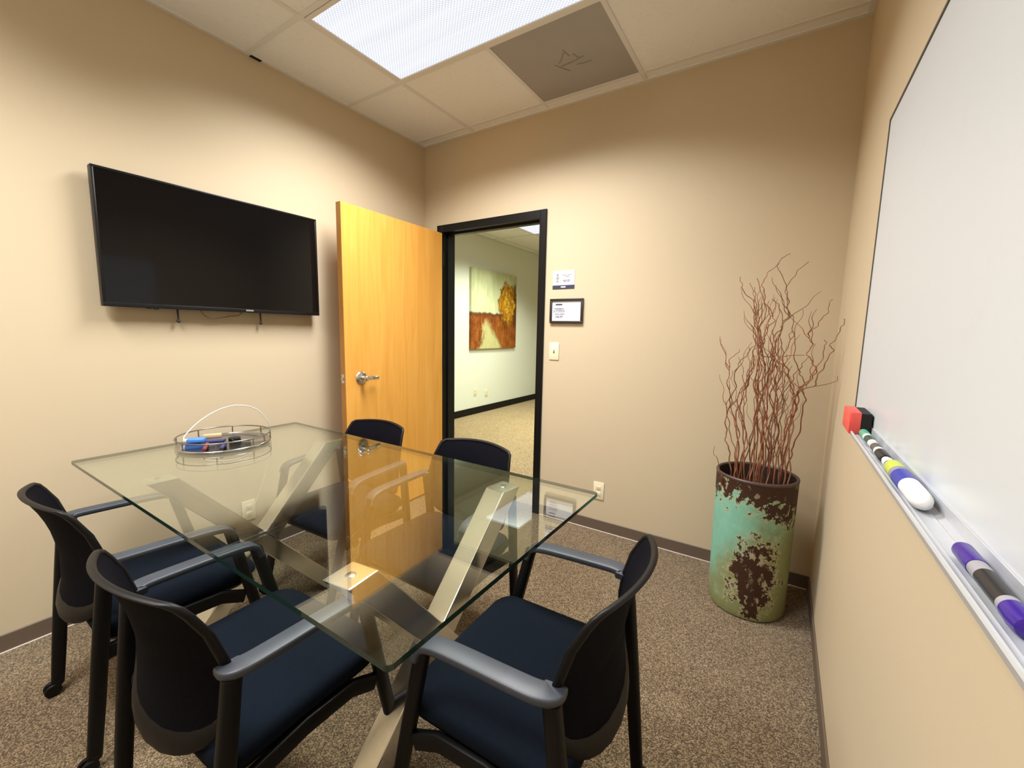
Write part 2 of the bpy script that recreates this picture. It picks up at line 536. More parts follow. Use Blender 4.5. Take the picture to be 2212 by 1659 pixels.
s.set(color=col, rough=0.7, spec=0.2)
s.bump(n_b, 0.15, 0.004)
M['canvas'] = s.m

# ================================================================== setting
def struct(name, bm, mat, parent=None, label=None, smooth=None):
    o = obj(name, bm, mat, parent, smooth)
    if parent is None:
        o['kind'] = 'structure'
    if label: o['label'] = label
    return o

HX0, HX1, HY0, HY1, HH = -1.515, 3.2, 0.12, 6.2, 2.735    # hall beyond the doorway
struct('floor', newbox(-0.12, W+0.12, YN-0.12, 0.10, -0.05, 0.0), M['carpet'])
struct('floor_hall', newbox(-1.7, 3.4, 0.10, HY1+0.15, -0.05, 0.0), M['hall_carpet'])
OX0, OX1, OZ = 0.195, 1.065, 2.055                         # door opening
struct('wall_left', newbox(-0.12, 0.0, YN-0.12, 0.0, 0, H+0.05), M['wall'])
struct('wall_right', newbox(W, W+0.12, YN-0.12, 0.0, 0, H+0.05), M['wall'])
struct('wall_near', newbox(0.0, W, YN-0.12, YN, 0, H+0.05), M['wall'])
bm = bmesh.new()
for x0, x1, z0, z1 in ((-1.515, OX0, 0, HH), (OX1, 3.2, 0, HH), (OX0, OX1, OZ, HH)):
    box(bm, x0, x1, 0.0, 0.12, z0, z1)
struct('wall_back', bm, M['wall'])
struct('wall_hall_left', newbox(HX0-0.12, HX0, 0.0, HY1, 0, HH), M['hall_wall'])
struct('wall_hall_right', newbox(HX1, HX1+0.12, 0.12, HY1, 0, HH), M['hall_wall'])
struct('wall_hall_end', newbox(HX0-0.12, HX1+0.12, HY1, HY1+0.12, 0, HH), M['hall_wall'])

# ceiling tiles and the grid they lie in; the room's lights and the vent fill whole cells
xl = [GX, GX+2*T]
yl = [GY-T*k for k in range(0, 7) if GY-T*k > YN]
FIX = [(GX, GX+2*T, GY-2*T, GY-T), (GX, GX+2*T, GY-5*T, GY-4*T)]      # light cells
bm = bmesh.new()
cells_x = [(0.0, GX), (GX, GX+T), (GX+T, GX+2*T), (GX+2*T, W)]
ys = [0.0] + yl + [YN]
for (x0, x1) in cells_x:
    for y1, y0 in zip(ys[:-1], ys[1:]):
        xm, ym = (x0+x1)/2, (y0+y1)/2
        if any(a < xm < b and c < ym < d for a, b, c, d in FIX):
            continue
        if GX+T < xm < GX+2*T and GY-T < ym < GY:
            continue
        box(bm, x0+0.002, x1-0.002, y0+0.002, y1-0.002, H+0.005, H+0.022)
struct('ceiling', bm, M['tile'])
bm = bmesh.new()
hw = 0.012
for x in xl:
    box(bm, x-hw, x+hw, YN, 0, H, H+0.012, 0.0015, 1)
for y in yl:
    box(bm, 0, W, y-hw, y+hw, H+0.0003, H+0.012, 0.0015, 1)
box(bm, GX+T-hw, GX+T+hw, GY-T, GY, H+0.0005, H+0.012, 0.0015, 1)
box(bm, 0, 0.022, YN, 0, H-0.001, H+0.012); box(bm, W-0.022, W, YN, 0, H-0.001, H+0.012)
box(bm, 0, W, -0.022, 0, H-0.0015, H+0.012); box(bm, 0, W, YN, YN+0.022, H-0.0015, H+0.012)
struct('trim_1', bm, M['grid'], label='off white ceiling grid bars')
struct('gap_shade_strip', newbox(0.0005, 0.020, GY-2*T+0.018, GY-2*T+0.072, H-0.004, H-0.0012), M['gap_shade_black'], label='short black strip painted as the dark of a gap at ceiling edge over left wall')  # solid strip coloured black to stand for the dark inside a gap

# hall ceiling
bm = bmesh.new()
hxl = [HX0 + 0.765 + T*k - T for k in range(0, 8)]
hyl = [3.055 + 2*T*k for k in range(-2, 3)]
box(bm, HX0-0.12, HX1+0.12, 0.12, HY1+0.12, HH+0.004, HH+0.05)
struct('ceiling_hall', bm, M['tile'])
bm = bmesh.new()
for x in hxl:
    if HX0+0.05 < x < HX1: box(bm, x-hw, x+hw, 0.12, HY1, HH-0.002, HH+0.008)
for y in hyl:
    if 0.2 < y < HY1: box(bm, HX0, HX1, y-hw, y+hw, HH-0.0015, HH+0.008)
struct('trim_3', bm, M['grid'], label='grid bars of the hall ceiling')

# baseboards
def base_run(name, segs, h, mat, caulk=True):
    bm = bmesh.new()
    for (x0, x1, y0, y1) in segs:
        box(bm, x0, x1, y0, y1, 0.0, h, 0.0015, 1)
    o = struct(name, bm, [mat])
    return o
BB = 0.073
base_run('baseboard_left', [(0.0, 0.007, YN, 0.0)], BB, M['baseboard'])
base_run('baseboard_right', [(W-0.007, W, YN, 0.0)], BB, M['baseboard'])
base_run('baseboard_back', [(1.115, W-0.007, -0.007, 0.0), (0.007, 0.14, -0.007, 0.0)], BB, M['baseboard'])
base_run('baseboard_near', [(0.007, W-0.007, YN, YN+0.007)], BB, M['baseboard'])
base_run('baseboard_hall', [(HX0, HX0+0.012, 0.12, HY1), (HX0+0.012, HX1, HY1-0.012, HY1)], 0.105, M['black_trim'])
bm = bmesh.new()
box(bm, 0.007, 0.013, YN, -0.02, 0, 0.005, 0.001, 1); box(bm, 1.12, W-0.008, -0.013, -0.007, 0, 0.005, 0.001, 1)
struct('trim_4', bm, M['caulk'], label='pale cut edge of the carpet along the walls')

# door frame (painted black) and door
bm = bmesh.new()
fx0, fx1, fz, p = OX0-0.052, OX1+0.046, OZ+0.05, 0.014
box(bm, fx0, OX0, -p, 0.0, 0, fz, 0.002, 1); box(bm, OX1, fx1, -p, 0.0, 0, fz, 0.002, 1); box(bm, OX0-0.001, OX1+0.001, -p, 0.0, OZ, fz, 0.002, 1)
box(bm, fx0, OX0, 0.12, 0.12+p, 0, fz); box(bm, OX1, fx1, 0.12, 0.12+p, 0, fz); box(bm, OX0, OX1, 0.12, 0.12+p, OZ, fz)
box(bm, OX0-0.003, OX0+0.004, -p, 0.12+p, 0, OZ); box(bm, OX1-0.004, OX1+0.003, -p, 0.12+p, 0, OZ); box(bm, OX0, OX1, -p, 0.12+p, OZ-0.004, OZ+0.002)
box(bm, OX0, OX0+0.016, 0.04, 0.075, 0, OZ); box(bm, OX1-0.016, OX1, 0.04, 0.075, 0, OZ); box(bm, OX0, OX1, 0.04, 0.075, OZ-0.018, OZ)
struct('trim_5', bm, M['black_trim'], label='black door frame around the open doorway')

DW, DT, DZ0, DZ1 = 0.912, 0.044, 0.018, 2.043
door = empty('door_1', (0.203, -0.020, 0), math.radians(1.6), 'open honey maple door standing near the left wall', 'door', kind='structure')
# local: the leaf runs along -Y from the hinge, its room face at x = 0
bm = bmesh.new()
box(bm, -DT, 0, -DW, 0, DZ0, DZ1, 0.0015, 1)
for f in bm.faces:
    c = f.calc_center_median()
    if c.y < -DW+0.0008 or c.y > -0.0008:
        f.material_index = 1
obj('door_leaf', bm, [M['maple'], M['maple_edge']], door)
hz, hy = 0.985, -DW+0.118
bm = bmesh.new()
lathe(bm, [(0, 0.014), (0.012, 0.014), (0.033, 0.012), (0.040, 0.007), (0.042, 0.0)], 28, 'X', (0, hy, hz))
lathe(bm, [(0.0125, 0.010), (0.0125, 0.045), (0.017, 0.05), (0.017, 0.064), (0.013, 0.068), (0, 0.068)], 20, 'X', (0, hy, hz))
hnd = obj('door_handle', bm, M['nickel'], door, 40)
bm = bmesh.new()
sweep(bm, catmull([(0.058, hy+0.005, hz), (0.061, hy+0.035, hz+0.001), (0.059, hy+0.070, hz-0.002), (0.052, hy+0.094, hz-0.004)], 5), rrect(0.014, 0.024, 0.006), ref=(0, 0, 1))
obj('lever', bm, M['nickel'], hnd, 50)
bm = bmesh.new()
lathe(bm, [(0, -0.012-DT), (0.026, -0.011-DT), (0.0325, -0.006-DT), (0.034, -DT)], 24, 'X', (0, hy, hz))
lathe(bm, [(0.0125, -0.010-DT), (0.0125, -0.045-DT), (0.016, -0.050-DT), (0.016, -0.060-DT), (0, -0.062-DT)], 20, 'X', (0, hy, hz))
box(bm, -0.060-DT, -0.048-DT, hy, hy+0.115, hz-0.010, hz+0.010, 0.004, 2)
obj('outer_handle', bm, M['nickel'], door, 40)
bm = newbox(-DT/2-0.0125, -DT/2+0.0125, -DW-0.0015, -DW+0.002, hz-0.028, hz+0.028, 0.0008, 1)
box(bm, -DT/2-0.007, -DT/2+0.007, -DW-0.011, -DW, hz-0.008, hz+0.008, 0.003, 2)
obj('latch_plate', bm, M['nickel'], door)
for z in (0.22, 1.03, 1.84):
    bm = bmesh.new()
    lathe(bm, [(0, z-0.05), (0.0065, z-0.05), (0.0065, z+0.05), (0, z+0.05)], 12, 'Z', (0.004, 0.008, 0))
    obj('hinge', bm, M['black_trim'], door, 40)

# ================================================================== ceiling lights
def ceiling_light(x0, x1, y0, y1, z, power, label, color, group, cut=(CUT_LO, CUT_HI)):
    t = empty('ceiling_light', ((x0+x1)/2, (y0+y1)/2, z), 0, label, 'ceiling light', group)
    a, b = (x1-x0)/2-0.014, (y1-y0)/2-0.014
    fr = 0.020
    bm = bmesh.new()
    for q in ((-a, a, -b, -b+fr), (-a, a, b-fr, b), (-a, -a+fr, -b+fr, b-fr), (a-fr, a, -b+fr, b-fr)):
        box(bm, *q, -0.004, 0.016, 0.002, 1)
    obj('frame', bm, M['fixture'], t)
    obj('lens', newbox(-a+fr, a-fr, -b+fr, b-fr, 0.002, 0.006), M['lens'], t)
    l = bpy.data.lights.new('fluorescent_light', 'AREA')
    l.shape = 'RECTANGLE'
    l.size, l.size_y = 2*(a-fr)-0.01, 2*(b-fr)-0.01
    l.energy = power
    l.use_nodes = True                      # photometric distribution of a prismatic lens: sharp cut-off near the horizontal
    nt = l.node_tree
    em = nt.nodes['Emission']
    g = nt.nodes.new('ShaderNodeNewGeometry')
    dp = nt.nodes.new('ShaderNodeVectorMath'); dp.operation = 'DOT_PRODUCT'
    nt.links.new(g.outputs['Normal'], dp.inputs[0]); nt.links.new(g.outputs['Incoming'], dp.inputs[1])
    ab = nt.nodes.new('ShaderNodeMath'); ab.operation = 'ABSOLUTE'
    nt.links.new(dp.outputs['Value'], ab.inputs[0])
    mr = nt.nodes.new('ShaderNodeMapRange'); mr.interpolation_type = 'SMOOTHSTEP'
    mr.inputs[1].default_value, mr.inputs[2].default_value = cut
    nt.links.new(ab.outputs[0], mr.inputs[0]); 
    rise = nt.nodes.new('ShaderNodeMath'); rise.operation = 'MULTIPLY_ADD'
    rise.inputs[1].default_value, rise.inputs[2].default_value = 1.65, -0.12
    ml = nt.nodes.new('ShaderNodeMath'); ml.operation = 'MULTIPLY'
    nt.links.new(ab.outputs[0], rise.inputs[0]); nt.links.new(rise.outputs[0], ml.inputs[0])
    nt.links.new(mr.outputs[0], ml.inputs[1]); nt.links.new(ml.outputs[0], em.inputs['Strength'])
    l.color = color
    lo = bpy.data.objects.new('fluorescent_light', l)
    COL.objects.link(lo)
    lo.parent = t
    lo.location = (0, 0, -0.006)
    return t
LG = 'recessed fluorescent ceiling lights'
ceiling_light(*FIX[0], H, LAMP_ROOM, 'large lit fluorescent panel in the ceiling beside the grey vent', (1.0, 0.995, 0.975), LG)
ceiling_light(*FIX[1], H, LAMP_REAR, 'lit fluorescent ceiling panel at the rear, over the whiteboard end', (1.0, 0.995, 0.975), LG)
ceiling_light(-0.770, -0.770+T, 3.055-2*T, 3.055, HH, LAMP_HALL, 'lit ceiling panel out in the hall, seen through the doorway', (0.95, 1.0, 0.80), LG, (0.400, 0.60))

ceiling_light(0.450, 0.450+T, 3.055-2*T, 3.055, HH, LAMP_HALL_FILL, 'added fill light panel in the hall ceiling, unseen behind the wall with the doorway', (0.95, 1.0, 0.80), LG)  # added lamp, kept out of view, to brighten the hall

# grey lay-in return vent beside the light
t = empty('ceiling_vent', (GX+1.5*T, GY-0.5*T, H), 0, 'flat grey ceiling vent panel with darker centre, beside the light', 'vent')
a = T/2-0.013
obj('panel', newbox(-a, a, -a, a, 0.004, 0.012, 0.001, 1), M['vent'], t)
bm = bmesh.new()
for (x, y, l_, ang) in ((-0.05, 0.045, 0.10, 60), (0.02, 0.02, 0.14, -8), (0.055, -0.01, 0.05, 70), (-0.02, -0.03, 0.09, -50), (0.02, -0.055, 0.06, 80), (0.07, 0.06, 0.08, 5)):
    c, s_ = math.cos(math.radians(ang)), math.sin(math.radians(ang))
    sweep(bm, [(x-c*l_/2, y-s_*l_/2, 0.0035), (x, y+0.004, 0.0028), (x+c*l_/2, y+s_*l_/2, 0.0035)], rrect(0.007, 0.0014, 0.0006, 1))
obj('damper_marks', bm, M['vent_dark'], t)  # darker grey strokes over the middle of the panel

# ================================================================== glass table
TZ = 0.757
table = empty('glass_table', (1.085, -1.682, 0), 0, 'rectangular clear glass table on crossed brushed steel legs', 'table')
hx, hy_ = 0.918, 0.457
bm = bmesh.new()
out2 = rrect(2*hx, 2*hy_, 0.012, 4)
top = [bm.verts.new((x, y, TZ)) for x, y in out2]
bot = [bm.verts.new((x, y, TZ-0.012)) for x, y in out2]
bm.faces.new(top); bm.faces.new(bot[::-1])
for i in range(len(top)):
    f = bm.faces.new((top[i], bot[i], bot[(i+1) % len(top)], top[(i+1) % len(top)])); f.material_index = 1
obj('glass_top', bm, [M['glass'], M['glass_edge']], table)
LX, LY = 1.085, -1.682
def beam(tp, ft):
    """square steel beam with both ends cut level; tp and ft are its end centres"""
    tp, ft = Vector(tp), Vector(ft)
    bm = bmesh.new()
    d = (ft-tp)
    hzn = Vector((d.x, d.y, 0)).normalized()
    sd = Vector((-hzn.y, hzn.x, 0))
    tilt = math.atan2(Vector((d.x, d.y, 0)).length, -d.z)
    hl = 0.035/math.cos(tilt)            # half length of the level cut
    R = []
    for c in (tp, ft):
        R.append([bm.verts.new(c+hzn*a*hl+sd*b*0.042) for a, b in ((-1, -1), (1, -1), (1, 1), (-1, 1))])
    for i in range(4):
        bm.faces.new((R[0][i], R[0][(i+1) % 4], R[1][(i+1) % 4], R[1][i]))
    bm.faces.new(R[0]); bm.faces.new(R[1][::-1])
    es = [e for e in bm.edges if len(e.link_faces) == 2]
    bmesh.ops.bevel(bm, geom=es, offset=0.004, segments=2, affect='EDGES', profile=0.5)
    return bm
for tp, ft in (((1.685, -1.335), (1.605, -1.915)), ((1.712, -1.995), (1.640, -1.375)),
               ((0.615, -1.310), (0.600, -1.960)), ((0.620, -2.005), (0.640, -1.340))):
    zt = TZ-0.014
    leg = obj('leg', beam((tp[0]-LX, tp[1]-LY, zt), (ft[0]-LX, ft[1]-LY, 0.0)), M['steel'], table)
    bm = bmesh.new()
    lathe(bm, [(0, zt+0.0018), (0.010, zt+0.0018), (0.0125, zt+0.0005), (0.0125, zt-0.004)], 18, 'Z', (tp[0]-LX, tp[1]-LY, 0))
    obj('bolt', bm, M['nickel'], leg, 40)

# ================================================================== chairs
HWA, YAF, YAB, ZA = 0.253, 0.105, -0.205, 0.621
def y_back(x, z):
    ks = [(0.38, -0.215), (0.47, -0.195), (0.58, -0.192), (0.68, -0.210), (0.74, -0.232), (0.80, -0.262)]
    if z <= ks[0][0]: e = ks[0][1]
    elif z >= ks[-1][0]: e = ks[-1][1]
    else:
        for (a, ya), (b, yb) in zip(ks[:-1], ks[1:]):
            if a <= z <= b:
                q = (z-a)/(b-a); q = q*q*(3-2*q) if False else q
                e = ya+(yb-ya)*q
                break
    return e - 0.058*(1-(x/0.226)**2)

def back_outline(inset_s, inset_t, inset_b):
    """closed outline of the back in (x, z): arched top, full sides, round bottom"""
    pts = []
    wt, wm, zt, zb = 0.206-inset_s, 0.228-inset_s, 0.782-inset_t, 0.392+inset_b
    n = 18
    for k in range(n+1):                        # top edge, left to right
        u = -1+2*k/n
        pts.append((u*(wt-0.022), zt+0.012*(1-u*u)))
    pts += [(wt-0.006, zt-0.010), (wt, zt-0.030)]
    side = [(wt+(wm-wt)*0.6, 0.70), (wm, 0.63), (wm-0.002, 0.57)]
    pts += side
    m_ = 16
    for k in range(1, m_):                      # rounded bottom, right to left
        a = math.pi*k/m_
        cx, cz = math.cos(a), math.sin(a)
        pts.append(((wm-0.004)*math.copysign(abs(cx)**0.8, cx), 0.55-(0.55-zb)*cz**0.85))
    pts += [(-x, z) for x, z in reversed(side)] + [(-wt, zt-0.030), (-(wt-0.006), zt-0.010)]
    return pts

def make_chair(label, group):
    t = empty('armchair', (0, 0, 0), 0, label, 'chair', group)
    # seat cushion
    def rr(wd, y0, y1, rf, rb, n=6):
        out = []
        for cx, cy, a0, r in ((wd-rf, y1-rf, 0, rf), (-wd+rf, y1-rf, 90, rf), (-wd+rb, y0+rb, 180, rb), (wd-rb, y0+rb, 270, rb)):
            for k in range(n+1):
                a = math.radians(a0+90*k/n)
                out.append((cx+r*math.cos(a), cy+r*math.sin(a)))
        return out
    bm = bmesh.new()
    rings = []
    for ins, z, dz in ((0.006, 0.386, 0), (0.0, 0.394, 0), (0.0, 0.412, 0), (0.004, 0.424, 0), (0.012, 0.432, 0), (0.026, 0.437, 0), (0.06, 0.441, 0), (0.12, 0.443, 0)):
        rings.append([bm.verts.new((x, y, z-0.012*max(0, (y-0.12)/0.09)**2*(1 if z > 0.40 else 0))) for x, y in rr(0.238-ins, -0.232+ins, 0.212-ins, 0.055, 0.05)])
    for a, b in zip(rings[:-1], rings[1:]):
        for i in range(len(a)):
            bm.faces.new((a[i], a[(i+1) % len(a)], b[(i+1) % len(a)], b[i]))
    bm.faces.new(rings[0]); bm.faces.new(rings[-1][::-1])
    obj('seat', bm, M['seat'], t, 50)
    # seat pan and side rails
    bm = bmesh.new()
    p_ = rr(0.225, -0.222, 0.195, 0.05, 0.045)
    A = [bm.verts.new((x, y, 0.3855)) for x, y in p_]
    B = [bm.verts.new((x, y, 0.372)) for x, y in p_]
    C_ = [bm.verts.new((x*0.93, y*0.93, 0.352)) for x, y in p_]
    for a, b in ((A, B), (B, C_)):
        for i in range(len(a)):
            bm.faces.new((a[i], a[(i+1) % len(a)], b[(i+1) % len(a)], b[i]))
    bm.faces.new(A); bm.faces.new(C_[::-1])
    for s_ in (-1, 1):
        sweep(bm, [(s_*0.237, -0.226, 0.345), (s_*0.236, -0.05, 0.362), (s_*0.236, 0.08, 0.355), (s_*0.240, 0.150, 0.325)], rrect(0.020, 0.044, 0.006, 2))
    obj('seat_frame', bm, M['chair_black'], t, 40)
    # back: mesh panel inside a moulded rim
    O = back_outline(0, 0, 0)
    I = back_outline(0.014, 0.008, 0.050)
    bm = bmesh.new()
    th = 0.0075
    def V(x, z, dy): return bm.verts.new((x, y_back(x, z)+dy, z))
    loops = []
    prof = [(0.0, -th*0.4), (0.0, th*0.5), (0.25, th), (0.8, th*0.85), (1.0, th*0.2), (1.0, -th*0.6), (0.75, -th*1.1), (0.25, -th*1.0)]
    for q, dy in prof:
        loops.append([V(o[0]+(i[0]-o[0])*q, o[1]+(i[1]-o[1])*q, dy) for o, i in zip(O, I)])
    n = len(O)
    for a, b in zip(loops, loops[1:]+loops[:1]):
        for i in range(n):
            bm.faces.new((a[i], a[(i+1) % n], b[(i+1) % n], b[i]))
    rim_o = obj('back_rim', bm, M['chair_black'], t, 60)
    bm = bmesh.new()
    c = (0.0, 0.61)
    I2 = [(x+(x-c[0])*0.02, z+(z-c[1])*0.02) for x, z in I]
    for dy in (0.0035, -0.0035):
        ctr = V(c[0], c[1], dy)
        prev = None
        for q in (0.12, 0.3, 0.5, 0.7, 0.86, 1.0):
            ring = [V(c[0]+(x-c[0])*q, c[1]+(z-c[1])*q, dy) for x, z in I2]
            for i in range(n):
                if prev is None:
                    bm.faces.new((ctr, ring[i], ring[(i+1) % n]))
                else:
                    bm.faces.new((prev[i], ring[i], ring[(i+1) % n], prev[(i+1) % n]))
            prev = ring
        if dy > 0: r1 = prev
    for i in range(n):
        bm.faces.new((r1[i], r1[(i+1) % n], prev[(i+1) % n], prev[i]))
    obj('mesh_backrest', bm, M['mesh'], t, 60)
    for s_ in (-1, 1):
        # arm: flat band, turned in to the back at its rear end, rolling over into the front leg
        bm = bmesh.new()
        pth = catmull([(s_*0.217, -0.199, ZA-0.003), (s_*0.238, -0.200, ZA), (s_*0.250, -0.178, ZA+0.002), (s_*HWA, -0.13, ZA+0.001), (s_*HWA, 0.0, ZA-0.004),
                       (s_*HWA, 0.075, ZA-0.010), (s_*HWA, 0.108, ZA-0.024), (s_*(HWA-0.001), 0.122, ZA-0.055)], 5)
        rings = []
        sec = rrect(0.048, 0.018, 0.0045, 2)
        rings = sweep(bm, pth, sec, ref=(0, 0, 1) if True else None)
        obj('armrest', bm, M['arm_black'], t, 50)
        # legs
        for (tp, ft, wdt) in (((s_*(HWA-0.002), 0.112, ZA-0.030), (s_*0.231, 0.243, 0.040), 0.034), ((s_*0.246, -0.205, ZA-0.008), (s_*0.231, -0.266, 0.040), 0.036)):
            bm = bmesh.new()
            tp, ft = Vector(tp), Vector(ft)
            mid = (tp+ft)/2
            sweep(bm, [tp, tp+(ft-tp)*0.3, mid, tp+(ft-tp)*0.8, ft], rrect(0.028, wdt, 0.009, 2), ref=(0, 1, 0.15), scale=[1, 1.05, 1.05, 1.0, 0.92])
            leg = obj('leg', bm, M['chair_black'], t, 50)
            bm = bmesh.new()
            sg = 1 if ft.y > 0 else -1
            lathe(bm, [(0, ft.z+0.012), (0.016, ft.z+0.010), (0.017, ft.z-0.004), (0.010, ft.z-0.012), (0, ft.z-0.012)], 14, 'Z', (ft.x, ft.y, 0))
            wy = ft.y+sg*0.014
            for o_ in (-0.011, 0.011):
                lathe(bm, [(0, o_-0.006), (0.019, o_-0.006), (0.022, o_-0.003), (0.022, o_+0.003), (0.019, o_+0.006), (0, o_+0.006)], 20, 'X', (ft.x, wy, 0.022))
            box(bm, ft.x-0.006, ft.x+0.006, min(ft.y, wy)-0.006, max(ft.y, wy)+0.006, 0.020, 0.036, 0.002, 1)
            obj('caster', bm, M['chair_black'], leg, 40)
    return t
CG = 'black armchairs around the glass table'
chair0 = make_chair('black armchair at far left, nearest the left wall, back to the viewer', CG)
chair0.location = (0.676, -2.018, 0); chair0.rotation_euler = (0, 0, math.radians(-1.2))
dup(chair0, (1.379, -2.020, 0), math.radians(2.5), 'black armchair in the left foreground, its back overlapping the chair by the left wall', CG)
dup(chair0, (1.976, -1.673, 0), math.radians(91.4), 'black armchair at the right end of the glass table, facing left', CG)
dup(chair0, (0.671, -1.313, 0), math.radians(182.5), 'black armchair behind the table directly in front of the maple door', CG)
dup(chair0, (1.347, -1.335, 0), math.radians(179.5), 'black armchair behind the table in front of the open doorway', CG)

# ================================================================== round gallery tray and what lies in it
RX, RY, RR = 0.362, -1.672, 0.182
tray = empty('round_tray', (RX, RY, TZ), 0, 'round mirrored tray with a wire gallery rail at the table end', 'tray')
bm = bmesh.new()
lathe(bm, [(0, 0.0), (RR-0.004, 0.0), (RR, 0.003), (RR, 0.009), (RR-0.004, 0.011), (RR-0.007, 0.009), (0, 0.009)], 64)
obj('mirror_base', bm, [M['mirror']], tray, 40)
bm = bmesh.new(); torus(bm, (0, 0, 0.010), RR, 0.0040, 72, 8); obj('base_lip', bm, M['chrome_lip'], tray, 80)
bm = bmesh.new(); torus(bm, (0, 0, 0.046), RR, 0.0030, 72, 8); obj('gallery_rail', bm, M['wire'], tray, 80)
for k in range(8):
    a = math.radians(-78+45*k)
    bm = bmesh.new()
    tube(bm, [(RR*math.cos(a), RR*math.sin(a), 0.010), (RR*math.cos(a), RR*math.sin(a), 0.046)], 0.0026, 8)
    obj('rail_post', bm, M['wire'], tray, 60)
tb = TZ+0.009
t = empty('power_adapter', (0.272, -1.752, tb), 0.9, 'bright blue plastic box in the tray holding the white cable', 'adapter')
obj('body', newbox(-0.034, 0.034, -0.018, 0.018, 0, 0.021, 0.006, 3), M['sky'], t, 40)
obj('cable_collar', newbox(-0.050, -0.033, -0.007, 0.007, 0.004, 0.018, 0.003, 2), M['white_pl'], t, 40)
tag(obj('pocket_notebook', newbox(-0.045, 0.045, -0.020, 0.020, 0, 0.007, 0.002, 2), M['navy_pl'], loc=(0.312, -1.700, tb), smooth=40), 'navy pad beside the bright blue box in the round tray', 'notepad')
bpy.data.objects['pocket_notebook'].rotation_euler = (0, 0, 0.9)
def marker(name, base, ang, L, r, mats, label, cat, group=None, z=None, axis_pitch=0.0, segs=None):
    """pen: barrel, cap and end plug as parts; base = centre on its support"""
    t = empty(name, base, ang, label, cat, group)
    bm = bmesh.new(); lathe(bm, [(0, -L*0.5+L*0.06), (r, -L*0.5+L*0.06), (r, L*0.12), (0, L*0.12)], 18, 'Y', (0, 0, r)); obj('barrel', bm, mats[0], t, 40)
    bm = bmesh.new(); lathe(bm, [(0, L*0.12), (r*1.06, L*0.12), (r*1.06, L*0.44), (r*0.8, L*0.5), (0, L*0.5)], 18, 'Y', (0, 0, r*1.06)); obj('cap', bm, mats[1], t, 40)
    bm = bmesh.new(); lathe(bm, [(0, -L*0.5), (r*0.85, -L*0.5), (r, -L*0.47), (r, -L*0.44), (0, -L*0.44)], 18, 'Y', (0, 0, r)); obj('end_plug', bm, mats[2], t, 40)
    return t
marker('marker_pen', (0.418, -1.772, tb), math.radians(62), 0.115, 0.0075, (M['maroon'], M['maroon'], M['maroon']), 'dark red marker lying at the front of the round tray', 'marker')
marker('marker_pen', (0.462, -1.722, tb), math.radians(58), 0.110, 0.0078, (M['navy_pl'], M['navy_pl'], M['blk_pl']), 'navy blue marker lying at the front of the round tray', 'marker')
bm = bmesh.new()
lathe(bm, [(0, 0), (0.022, 0), (0.025, 0.003), (0.025, 0.010), (0.018, 0.014), (0, 0.015)], 24)
t = empty('mouse_puck', (0.345, -1.625, tb), 0, 'black rounded puck in the middle of the round tray', 'puck')
obj('body', bm, M['blk_pl'], t, 40)
bm = bmesh.new(); sweep(bm, catmull([(0.02, -0.02, 0.008), (0.045, -0.02, 0.004), (0.070, 0.005, 0.004), (0.085, 0.03, 0.004)], 5), circ(0.003, 8)); obj('tail', bm, M['blk_pl'], t, 60)
tag(obj('card_box', newbox(-0.036, 0.036, -0.014, 0.014, 0, 0.016, 0.002, 2), M['tan'], loc=(0.226, -1.668, tb), smooth=40), 'small tan card box at the wall side of the round tray', 'box')
bpy.data.objects['card_box'].rotation_euler = (0, 0, 1.1)
# white cable: rises out of the tray, arcs over the rail and hangs off the table end towards the wall
bm = bmesh.new()
tube(bm, catmull([(0.236, -1.787, tb+0.012), (0.222, -1.775, 0.798), (0.196, -1.700, 0.852), (0.165, -1.600, 0.888), (0.155, -1.510, 0.893), (0.150, -1.430, 0.862),
                  (0.140, -1.375, 0.800), (0.128, -1.345, 0.735), (0.100, -1.330, 0.640), (0.070, -1.345, 0.510), (0.045, -1.385, 0.360), (0.034, -1.418, 0.275), (0.026, -1.425, 0.262)], 8), 0.0023, 8)
tag(obj('charging_cable', bm, M['cable_white'], smooth=60), 'thin white cable arching out of the round tray and down to the wall', 'cable')
t = empty('phone_charger', (0, -1.135, 0.2795), 0, 'small white charger plugged into the left wall outlet near the door edge', 'charger')
obj('plug', newbox(0.0088, 0.040, -0.014, 0.014, -0.016, 0.016, 0.004, 2), M['white_pl'], t, 40)
bm = bmesh.new()
tube(bm, catmull([(0.036, 0, 0.010), (0.055, 0.006, 0.030), (0.064, 0.016, 0.010), (0.055, 0.026, -0.08), (0.040, 0.030, -0.18), (0.045, 0.035, -0.265), (0.075, 0.06, -0.276), (0.10, 0.12, -0.276)], 6), 0.0026, 8)
obj('lead', bm, M['cable_white'], t, 60)

# ================================================================== television
tv = empty('television', (0.0, -1.482, 1.657), 0, 'black flat screen television on the left wall', 'television')
ty, tz = 0.4928, 0.2848
bm = bmesh.new()
box(bm, 0.036, 0.069, -ty, ty, -tz, tz, 0.003, 2)
obj('housing', bm, M['tv_body'], tv, 40)
bm = bmesh.new()
b_ = 0.010
for q in ((-ty, ty, tz-b_, tz), (-ty, -ty+b_, -tz+0.018, tz-b_), (ty-b_, ty, -tz+0.018, tz-b_), (-ty, ty, -tz, -tz+0.018)):
    box(bm, 0.066, 0.0725, q[0], q[1], q[2], q[3], 0.0015, 2)
obj('bezel', bm, M['tv_body'], tv, 40)
obj('screen', newbox(0.066, 0.0702, -ty+b_-0.001, ty-b_+0.001, -tz+0.017, tz-b_+0.001), M['tv_screen'], tv)
obj('maker_badge', newbox(0.0720, 0.0732, 0.070, 0.108, -tz+0.006, -tz+0.0135, 0.0004, 1), M['silver'], tv)
bm = bmesh.new()
box(bm, 0.0, 0.012, -0.25, 0.25, -0.14, 0.14, 0.002, 1)
